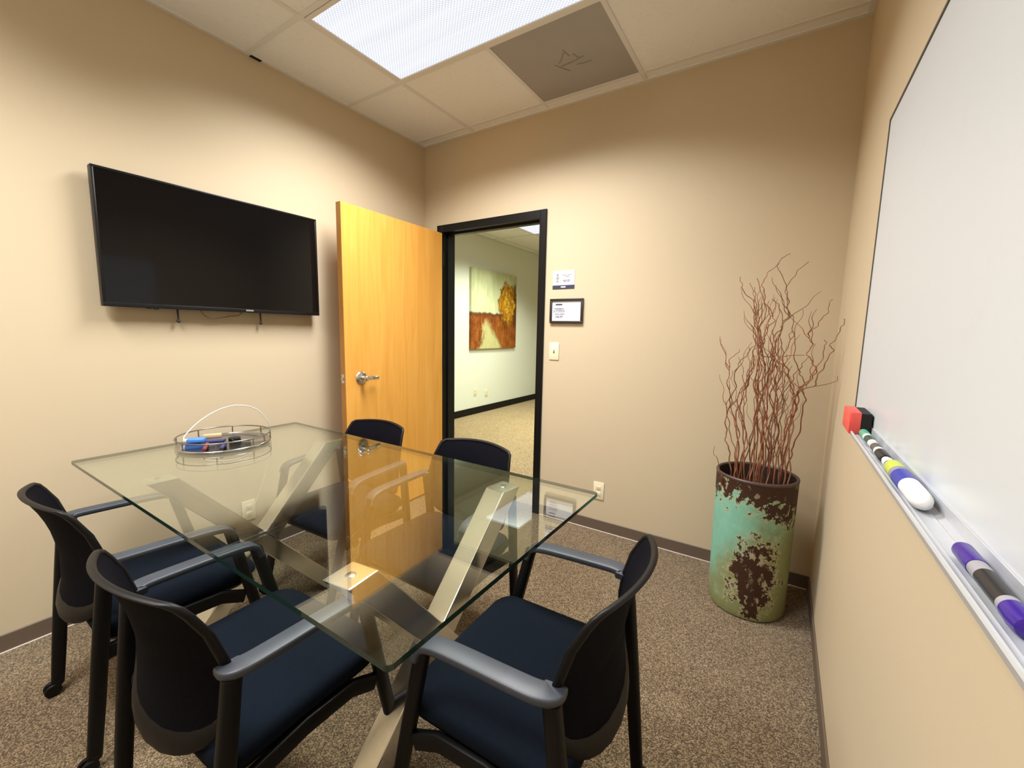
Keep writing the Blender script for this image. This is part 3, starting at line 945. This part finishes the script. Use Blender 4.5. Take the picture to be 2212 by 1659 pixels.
for y in (-0.195, 0.175): box(bm, 0.010, 0.040, y-0.018, y+0.018, -0.22, 0.22, 0.002, 1)
obj('wall_bracket', bm, M['blk_pl'], tv)
for y in (-0.222, 0.160):
    bm = bmesh.new()
    tube(bm, [(0.030, y, -0.215), (0.031, y+0.002, -0.29), (0.031, y+0.003, -0.335)], 0.0042, 8)
    st = obj('release_cord', bm, M['dark_cord'], tv, 60)
    bm = bmesh.new()
    lathe(bm, [(0, -0.009), (0.006, -0.007), (0.0085, 0), (0.006, 0.007), (0, 0.009)], 14, 'Z', (0.031, y+0.003, -0.340))
    obj('cord_ball', bm, M['dark_cord'], st, 60)
bm = bmesh.new()
tube(bm, catmull([(0.040, -0.130, -0.262), (0.036, -0.118, -0.300), (0.036, -0.085, -0.322), (0.036, -0.040, -0.318), (0.036, 0.005, -0.308), (0.038, 0.05, -0.300), (0.040, 0.075, -0.270)], 6), 0.0022, 8)
obj('loose_wire', bm, M['brown_cord'], tv, 60)
bm = newbox(0.045, 0.060, -0.318, -0.300, -tz-0.005, -tz+0.004, 0.001, 1)
box(bm, 0.045, 0.060, -0.342, -0.326, -tz-0.004, -tz+0.004, 0.001, 1)
obj('button', bm, M['blk_pl'], tv)

# ================================================================== wall plates and signs
def outlet(name, loc, rz, label, cat, group, kind='duplex'):
    """plate faces local -Y"""
    t = empty(name, loc, rz, label, cat, group)
    obj('cover_plate', newbox(-0.036, 0.036, -0.006, 0.0, -0.0585, 0.0585, 0.003, 2), M['ivory'], t, 40)
    if kind == 'duplex':
        for z in (-0.0205, 0.0205):
            bm = bmesh.new()
            box(bm, -0.0165, 0.0165, -0.0085, -0.004, z-0.014, z+0.014, 0.003, 2)
            r = obj('receptacle', bm, M['ivory'], t, 40)
            bm = bmesh.new()
            box(bm, -0.0075, -0.0055, -0.0088, -0.006, z-0.004, z+0.006); box(bm, 0.0055, 0.0075, -0.0088, -0.006, z-0.004, z+0.005); box(bm, -0.002, 0.002, -0.0088, -0.006, z-0.0105, z-0.0065)
            obj('slots', bm, M['slot'], r)
    elif kind == 'switch':
        bm = bmesh.new(); box(bm, -0.005, 0.005, -0.0068, -0.005, -0.012, 0.012, 0.0005, 1); obj('toggle_slot', bm, M['slot'], t)
        bm = bmesh.new()
        sweep(bm, [(0, -0.004, -0.001), (0, -0.013, 0.005), (0, -0.019, 0.008)], rrect(0.0085, 0.010, 0.002, 2), ref=(0, 0, 1), scale=[1, 0.95, 0.8]); obj('toggle', bm, M['ivory'], t, 40)
    return t
OG = 'ivory outlet plates'
outlet('light_switch', (1.193, 0, 1.172), 0, 'ivory light switch on the wall right of the doorway, under the framed notice', 'light switch', None, 'switch')
outlet('wall_outlet', (1.552, 0, 0.272), 0, 'ivory wall outlet low on the wall beside the glass table corner', 'outlet', OG)
outlet('wall_outlet', (0, -1.427, 0.255), math.radians(90), 'ivory wall outlet low on the left wall, behind the table base', 'outlet', OG)
outlet('wall_outlet', (0, -1.135, 0.300), math.radians(90), 'ivory wall outlet low on the left wall close to the door edge', 'outlet', OG)
outlet('wall_outlet', (HX0, 2.634, 0.346), math.radians(90), 'ivory outlet on the hall wall, left one of two under the painting', 'outlet', OG)
outlet('wall_outlet', (HX0, 2.928, 0.300), math.radians(90), 'ivory outlet on the hall wall, right one of two under the painting', 'outlet', OG)

# unframed printed notice: small grey emblem and lines of print, navy bar along the bottom
t = empty('wall_notice', (1.2455, 0, 1.6425), 0, 'unframed white notice with a navy bar along its bottom', 'notice')
obj('sheet', newbox(-0.079, 0.079, -0.0025, 0.0, -0.059, 0.059), M['paper'], t)
obj('navy_bar', newbox(-0.079, 0.079, -0.0032, -0.0024, -0.059, -0.035), M['navy_bar'], t)
obj('bar_print', newbox(-0.018, 0.016, -0.0036, -0.0031, -0.051, -0.042), M['paper'], t)
bm = bmesh.new()
lathe(bm, [(0, -0.0034), (0.007, -0.0034), (0.007, -0.0024), (0, -0.0024)], 12, 'Y', (-0.044, 0, 0.032))
for k, (w_, z) in enumerate(((0.016, 0.018), (0.024, 0.010), (0.014, 0.002), (0.020, -0.008), (0.012, -0.016))):
    box(bm, -0.044-w_/2, -0.044+w_/2, -0.0034, -0.0024, z-0.0022, z+0.0022)
obj('emblem', bm, M['ink'], t)
def print_line(t, x0, x1, z, h_, y, mat='print', name='print_line'):
    obj(name, newbox(x0, x1, y, y+0.0008, z-h_/2, z+h_/2), M[mat], t)
for (x0, x1, z) in ((-0.010, 0.058, 0.030), (0.012, 0.040, 0.020), (-0.004, 0.052, -0.004), (0.000, 0.046, -0.012)):
    print_line(t, x0, x1, z, 0.0045, -0.0031)

t = empty('framed_notice', (1.2755, 0, 1.4395), 0, 'black framed white notice above the light switch', 'framed notice')
bm = bmesh.new()
fw_, fh_, b_ = 0.119, 0.080, 0.015
for q in ((-fw_, fw_, fh_-b_, fh_), (-fw_, fw_, -fh_, -fh_+b_), (-fw_, -fw_+b_, -fh_+b_, fh_-b_), (fw_-b_, fw_, -fh_+b_, fh_-b_)):
    box(bm, q[0], q[1], -0.018, 0.0, q[2], q[3], 0.0025, 2)
obj('frame', bm, M['frame_black'], t, 40)
obj('sheet', newbox(-fw_+b_-0.001, fw_-b_+0.001, -0.009, -0.006, -fh_+b_-0.001, fh_-b_+0.001), M['paper'], t)
print_line(t, -0.078, -0.030, 0.042, 0.009, -0.0096, 'ink_dark', 'heading')
for (x0, x1, z) in ((-0.088, -0.016, 0.016), (-0.092, -0.008, 0.006), (-0.092, -0.010, -0.004), (-0.090, -0.014, -0.020), (-0.080, -0.022, -0.034), (-0.074, -0.030, -0.042)):
    print_line(t, x0, x1, z, 0.0055, -0.0096)

# painting on the hall wall
tag(obj('wall_painting', newbox(0, 0.04, -0.630, 0.630, -0.610, 0.610, 0.004, 2), M['canvas'], loc=(HX0, 3.105, 1.632)), 'unframed autumn landscape canvas on the hall wall through the doorway', 'painting')

# ================================================================== whiteboard, tray and the things in it
wb = empty('whiteboard', (W-0.001, -1.86, 1.485), 0, 'large white dry erase board on the right wall', 'whiteboard')
by0, by1 = -0.95, 0.92      # local y
bz0, bz1 = -0.435, 0.410
obj('panel', newbox(-0.014, 0.0, by0, 0.905, bz0, bz1, 0.001, 1), M['board'], wb)
bm = bmesh.new()
e = 0.005
box(bm, -0.0165, 0.0, by0, 0.905+e, bz1, bz1+e); box(bm, -0.0165, 0.0, 0.905, 0.905+e, bz0, bz1); box(bm, -0.0165, 0.0, by0-e, by0, bz0, bz1+e)
obj('edge_strip', bm, M['alu_dark'], wb)
TY0, TY1 = -0.92, 0.745      # tray ends, local
bm = bmesh.new()
sec = [(-0.0145, -0.400), (-0.0165, -0.400), (-0.0165, -0.4165), (-0.024, -0.4195), (-0.026, -0.4180), (-0.029, -0.4195), (-0.040, -0.4195), (-0.0425, -0.4185), (-0.045, -0.4195), (-0.049, -0.4190),
       (-0.0525, -0.4120), (-0.0550, -0.4120), (-0.0560, -0.4150), (-0.0530, -0.4250), (-0.0480, -0.4290), (-0.0200, -0.4300), (-0.0145, -0.4350)]
R0 = [bm.verts.new((x, TY0, z)) for x, z in sec]; R1 = [bm.verts.new((x, TY1, z)) for x, z in sec]
for i in range(len(sec)):
    bm.faces.new((R0[i], R0[(i+1) % len(sec)], R1[(i+1) % len(sec)], R1[i]))
bm.faces.new(R0); bm.faces.new(R1[::-1])
obj('pen_tray', bm, M['alu'], wb, 30)
tx, tzz = W-0.0345, 1.485-0.4193
def lying(name, y0, y1, parts, label, cat, group=None, x=tx, z=tzz, tilt=0.0):
    """round-bodied thing lying along the tray; parts = [(name, material, [(radius, t 0..1)])], t = 0 is the end near the room's far wall"""
    L = abs(y1-y0)
    t = empty(name, (x, y0, z), tilt, label, cat, group)
    rmax = max(r for _, _, pr_ in parts for r, _ in pr_)
    for nm, mat, pr_ in parts:
        bm = bmesh.new()
        P_ = [(0, -pr_[0][1]*L)] + [(r, -q*L) for r, q in pr_] + [(0, -pr_[-1][1]*L)]
        lathe(bm, P_, 24, 'Y', (0, 0, rmax))
        obj(nm, bm, mat, t, 40)
    return t
# magnetic eraser, red back and black felt
t = empty('board_eraser', (W-0.040, -1.195, tzz), 0, 'red eraser block with black felt at the far end of the pen tray', 'eraser')
bm = bmesh.new(); box(bm, -0.022, 0.002, -0.060, 0.060, 0.0, 0.054, 0.004, 2); obj('red_grip', bm, M['red'], t, 40)
obj('felt_pad', newbox(0.002, 0.0215, -0.059, 0.059, 0.001, 0.052, 0.002, 2), M['felt'], t)
MG = 'dry erase markers in the pen tray'
r = 0.0085
lying('dry_erase_marker', -1.268, -1.405, [('cap', M['green'], [(r*0.8, 0), (r*1.08, 0.04), (r*1.08, 0.40)]), ('barrel', M['white_pl'], [(r, 0.40), (r, 0.55)]), ('barrel_label', M['dkgreen'], [(r*1.01, 0.55), (r*1.01, 0.90)]), ('end_plug', M['white_pl'], [(r, 0.90), (r*0.8, 1.0)])],
      'green capped dry erase marker next to the red eraser', 'marker', MG)
lying('dry_erase_marker', -1.412, -1.535, [('end_plug', M['white_pl'], [(r*0.8, 0), (r, 0.06)]), ('barrel', M['white_pl'], [(r, 0.06), (r, 0.12)]), ('barrel_label', M['slot'], [(r*1.01, 0.12), (r*1.01, 0.42)]), ('barrel_tip', M['white_pl'], [(r, 0.42), (r, 0.58)]), ('cap', M['blk_pl'], [(r*1.1, 0.58), (r*1.1, 0.96), (r*0.9, 1.0)])],
      'black capped dry erase marker between the green and the blue markers', 'marker', MG)
lying('dry_erase_marker', -1.540, -1.660, [('end_plug', M['white_pl'], [(r*0.8, 0), (r, 0.1)]), ('barrel', M['white_pl'], [(r, 0.1), (r, 0.28)]), ('barrel_label', M['blue'], [(r*1.01, 0.28), (r*1.01, 0.62)]), ('cap', M['white_pl'], [(r*1.08, 0.62), (r*1.08, 0.97), (r*0.9, 1.0)])],
      'white marker with a blue label, just behind the cleaner bottle', 'marker', MG)
lying('cleaner_bottle', -1.590, -1.806, [('neck', M['white_pl'], [(0.007, 0.0), (0.008, 0.03), (0.009, 0.04)]), ('lime_label', M['lime'], [(0.009, 0.04), (0.0125, 0.09), (0.0135, 0.30)]), ('grey_label', M['ink'], [(0.0135, 0.30), (0.0138, 0.38)]), ('blue_label', M['blue'], [(0.0139, 0.38), (0.0139, 0.62)]),
      ('white_cap', M['white_pl'], [(0.0135, 0.62), (0.0135, 0.84), (0.0125, 0.92), (0.0095, 0.97), (0.005, 0.995), (0.002, 1.0)])],
      'white capped cleaner bottle with lime and blue label lying in pen tray', 'bottle', x=W-0.0365, z=tzz+0.0005)
r = 0.0090
lying('dry_erase_marker', -1.932, -2.085, [('cap', M['purple'], [(r*0.85, 0), (r*1.02, 0.03), (r*1.02, 0.30)]), ('barrel', M['grey_pl'], [(r*0.95, 0.30), (r*0.95, 0.42)]), ('barrel_label', M['blk_pl'], [(r*0.96, 0.42), (r*0.96, 0.74)]), ('barrel_end', M['grey_pl'], [(r*0.95, 0.74), (r*0.95, 0.80)]), ('end_plug', M['purple'], [(r*1.06, 0.80), (r*1.12, 0.90), (r*0.95, 0.98), (r*0.4, 1.0)])],
      'purple and grey dry erase marker nearest the viewer in the pen tray', 'marker', MG, x=W-0.033)

# ================================================================== vase and willow
VX, VY = 2.437, -0.298
vase = empty('floor_vase', (VX, VY, 0), 0, 'tall cylindrical vase in flaking turquoise and brown patina in the corner', 'vase')
bm = bmesh.new()
prof = [(0, 0), (0.150, 0), (0.160, 0.006), (0.165, 0.03)] + [(0.165+0.005*k/12, 0.03+0.612*k/12) for k in range(1, 13)] + [(0.171, 0.648)]
lathe(bm, prof, 72)
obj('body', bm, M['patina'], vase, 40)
bm = bmesh.new()
lathe(bm, [(0.1712, 0.646), (0.1725, 0.652), (0.171, 0.658), (0.165, 0.660), (0.160, 0.657), (0.159, 0.650)], 72)
obj('rim', bm, M['vase_rim'], vase, 60)
bm = bmesh.new()
lathe(bm, [(0.1595, 0.651), (0.158, 0.40), (0.156, 0.05), (0, 0.045)], 72)
obj('lining', bm, M['vase_in'], vase, 60)

GUIDES = [
  [(2.331,-0.350,0.693),(2.306,-0.350,0.791),(2.295,-0.350,0.857),(2.299,-0.350,0.972),(2.319,-0.350,1.054),(2.318,-0.350,1.145),(2.340,-0.350,1.192),(2.375,-0.350,1.245),(2.415,-0.350,1.290),(2.432,-0.350,1.352)],
  [(2.356,-0.270,0.676),(2.331,-0.270,0.917),(2.353,-0.270,1.022),(2.370,-0.270,1.104),(2.381,-0.270,1.191),(2.379,-0.270,1.289),(2.369,-0.270,1.379),(2.360,-0.270,1.450),(2.309,-0.270,1.522),(2.299,-0.270,1.574)],
  [(2.384,-0.240,0.674),(2.409,-0.240,0.887),(2.407,-0.240,1.057),(2.410,-0.240,1.158),(2.380,-0.240,1.321),(2.365,-0.240,1.406),(2.362,-0.240,1.484),(2.339,-0.240,1.550)],
  [(2.427,-0.320,0.703),(2.423,-0.320,0.969),(2.443,-0.320,1.132),(2.459,-0.320,1.209),(2.457,-0.320,1.291),(2.479,-0.320,1.341),(2.501,-0.320,1.390),(2.493,-0.320,1.456),(2.480,-0.320,1.517),(2.445,-0.320,1.627),(2.489,-0.320,1.659)],
  [(2.448,-0.260,0.692),(2.449,-0.260,0.896),(2.450,-0.260,1.096),(2.465,-0.260,1.252),(2.483,-0.260,1.354),(2.503,-0.260,1.405),(2.485,-0.260,1.492),(2.503,-0.260,1.565),(2.556,-0.260,1.628)],
  [(2.509,-0.360,0.729),(2.525,-0.360,0.860),(2.546,-0.360,0.976),(2.555,-0.360,1.052),(2.582,-0.360,1.091),(2.617,-0.360,1.141),(2.608,-0.360,1.188),(2.585,-0.360,1.223),(2.595,-0.360,1.277),(2.578,-0.360,1.306),(2.603,-0.360,1.347),(2.632,-0.360,1.399),(2.647,-0.360,1.456)],
  [(2.546,-0.370,0.739),(2.555,-0.370,0.929),(2.555,-0.370,1.053),(2.615,-0.370,1.095),(2.633,-0.370,1.161),(2.664,-0.370,1.239),(2.661,-0.370,1.273),(2.691,-0.370,1.342),(2.697,-0.370,1.376)],
  [(2.483,-0.300,0.708),(2.445,-0.300,0.903),(2.429,-0.300,1.098),(2.418,-0.300,1.226),(2.400,-0.300,1.321),(2.413,-0.300,1.428),(2.396,-0.300,1.510),(2.397,-0.300,1.565),(2.445,-0.300,1.623)],
  [(2.559,-0.250,0.710),(2.577,-0.250,0.813),(2.595,-0.250,0.979),(2.588,-0.250,1.055),(2.578,-0.250,1.118),(2.553,-0.250,1.167),(2.531,-0.250,1.292),(2.519,-0.250,1.380),(2.499,-0.250,1.417)],
  [(2.461,-0.340,0.715),(2.475,-0.340,0.946),(2.454,-0.340,1.071),(2.465,-0.340,1.198),(2.478,-0.340,1.291),(2.474,-0.340,1.413),(2.433,-0.340,1.462)],
  [(2.532,-0.280,0.713),(2.542,-0.280,0.912),(2.555,-0.280,1.010),(2.523,-0.280,1.135),(2.497,-0.280,1.197),(2.483,-0.280,1.291)],
  [(2.351,-0.380,0.704),(2.352,-0.380,0.838),(2.312,-0.380,0.984),(2.293,-0.380,1.094),(2.297,-0.380,1.191),(2.333,-0.380,1.237)],
  [(2.402,-0.250,0.680),(2.400,-0.250,0.854),(2.433,-0.250,1.027),(2.453,-0.250,1.187),(2.418,-0.250,1.211),(2.400,-0.250,1.289),(2.376,-0.250,1.380),(2.393,-0.250,1.451)],
  [(2.536,-0.330,0.727),(2.559,-0.330,0.955),(2.574,-0.330,1.075),(2.613,-0.330,1.145),(2.643,-0.330,1.242),(2.639,-0.330,1.289)],
  [(2.369,-0.300,0.687),(2.368,-0.300,0.858),(2.334,-0.300,0.990),(2.361,-0.300,1.092),(2.375,-0.300,1.205),(2.393,-0.300,1.263)],
  [(2.493,-0.230,0.692),(2.468,-0.230,0.860),(2.421,-0.230,1.024),(2.399,-0.230,1.156),(2.412,-0.230,1.276),(2.426,-0.230,1.381),(2.419,-0.230,1.464)],
  [(2.418,-0.360,0.712),(2.416,-0.360,0.942),(2.398,-0.360,1.100),(2.408,-0.360,1.252),(2.433,-0.360,1.339),(2.451,-0.360,1.376),(2.420,-0.360,1.431),(2.365,-0.360,1.554)],
  [(2.532,-0.270,0.710),(2.502,-0.270,0.872),(2.480,-0.270,1.001),(2.480,-0.270,1.131),(2.451,-0.270,1.226),(2.453,-0.270,1.329),(2.465,-0.270,1.442)],
  [(2.438,-0.310,0.703),(2.447,-0.310,0.872),(2.415,-0.310,0.999),(2.448,-0.310,1.132),(2.423,-0.310,1.239),(2.387,-0.310,1.352),(2.368,-0.310,1.454),(2.357,-0.310,1.523)],
  [(2.562,-0.350,0.737),(2.546,-0.350,0.862),(2.561,-0.350,0.989),(2.543,-0.350,1.080),(2.499,-0.350,1.169),(2.506,-0.350,1.213),(2.581,-0.350,1.222)],
  [(2.286,-0.430,0.705),(2.262,-0.430,0.747),(2.262,-0.430,0.788)],
]

rg = random.Random(21)
WG = 'curly willow branches in the floor vase'
WL = 'thin curly red brown willow branch standing in the patina vase'
def branch(pts, r0, r1, seed, mat):
    rr_ = random.Random(seed)
    base = Vector(pts[0])
    off = Vector((base.x-VX, base.y-VY, 0))
    if off.length > 0.125: off = off*(0.125/off.length)
    foot = Vector((VX, VY, 0))+off*0.75
    foot.z = 0.06
    P_ = [foot, Vector((VX, VY, 0))+off*0.95+Vector((0, 0, 0.45))] + [Vector(p) for p in pts]
    c = catmull(P_, 9)
    ph = [rr_.uniform(0, 6.28) for _ in range(4)]
    out = []
    for i, p in enumerate(c):
        q = i/len(c)
        if q > 0.15:
            a = 0.0045
            p = p+Vector((a*math.sin(i*0.62+ph[0])+0.5*a*math.sin(i*1.31+ph[1]), a*math.sin(i*0.55+ph[2])+0.014*math.sin(i*0.16+ph[3]), 0))
        p.x = min(p.x, W-0.012)
        out.append(p)
    bm = bmesh.new()
    tube(bm, out, r0, 6, r1)
    # a few fine side shoots, part of the same twig
    for k in range(rr_.randint(1, 3)):
        i = int(len(out)*rr_.uniform(0.40, 0.85))
        p = out[i]
        d = (out[min(i+2, len(out)-1)]-out[i-2]).normalized()
        sx = rr_.choice((-1, 1))
        sh = [p]
        for j in range(1, 7):
            sh.append(p+d*0.022*j+Vector((sx*0.010*j**0.8+0.006*math.sin(j*1.5+ph[1]), rr_.uniform(-0.006, 0.006), 0.002*j)))
        sh = [Vector((min(v_.x, W-0.012), v_.y, v_.z)) for v_ in sh]
        tube(bm, catmull(sh, 3), r0*0.5, 5, r1*0.7)
    o = obj('willow_branch', bm, mat, smooth=60)
    return tag(o, WL, 'branch', WG)
for i, g_ in enumerate(GUIDES[:-1]):
    branch(g_, 0.0036, 0.0013, i, M['twig'] if i % 3 else M['twig_d'])
# the rest of the bundle, between the ones above
for i in range(17):
    a, b = rg.sample(GUIDES[:-1], 2)
    n_ = min(len(a), len(b))-rg.randint(1, 3)
    n_ = max(4, n_)
    k = rg.uniform(0.25, 0.75)
    yo = rg.uniform(-0.09, 0.09)
    pts = [(a[j][0]*k+b[j][0]*(1-k)+rg.uniform(-0.012, 0.012), min(-0.19, VY+yo+0.02*math.sin(j)), a[j][2]*k+b[j][2]*(1-k)) for j in range(n_)]
    branch(pts, 0.0032, 0.0011, 100+i, M['twig'] if i % 4 else M['twig_d'])
bm = bmesh.new()
tube(bm, catmull([(VX-0.10, VY-0.06, 0.40)] + GUIDES[-1], 6), 0.0020, 6, 0.0010)
tag(obj('willow_branch', bm, M['twig_d'], smooth=60), 'short stray willow twig leaning out over the left rim of vase', 'branch', WG)
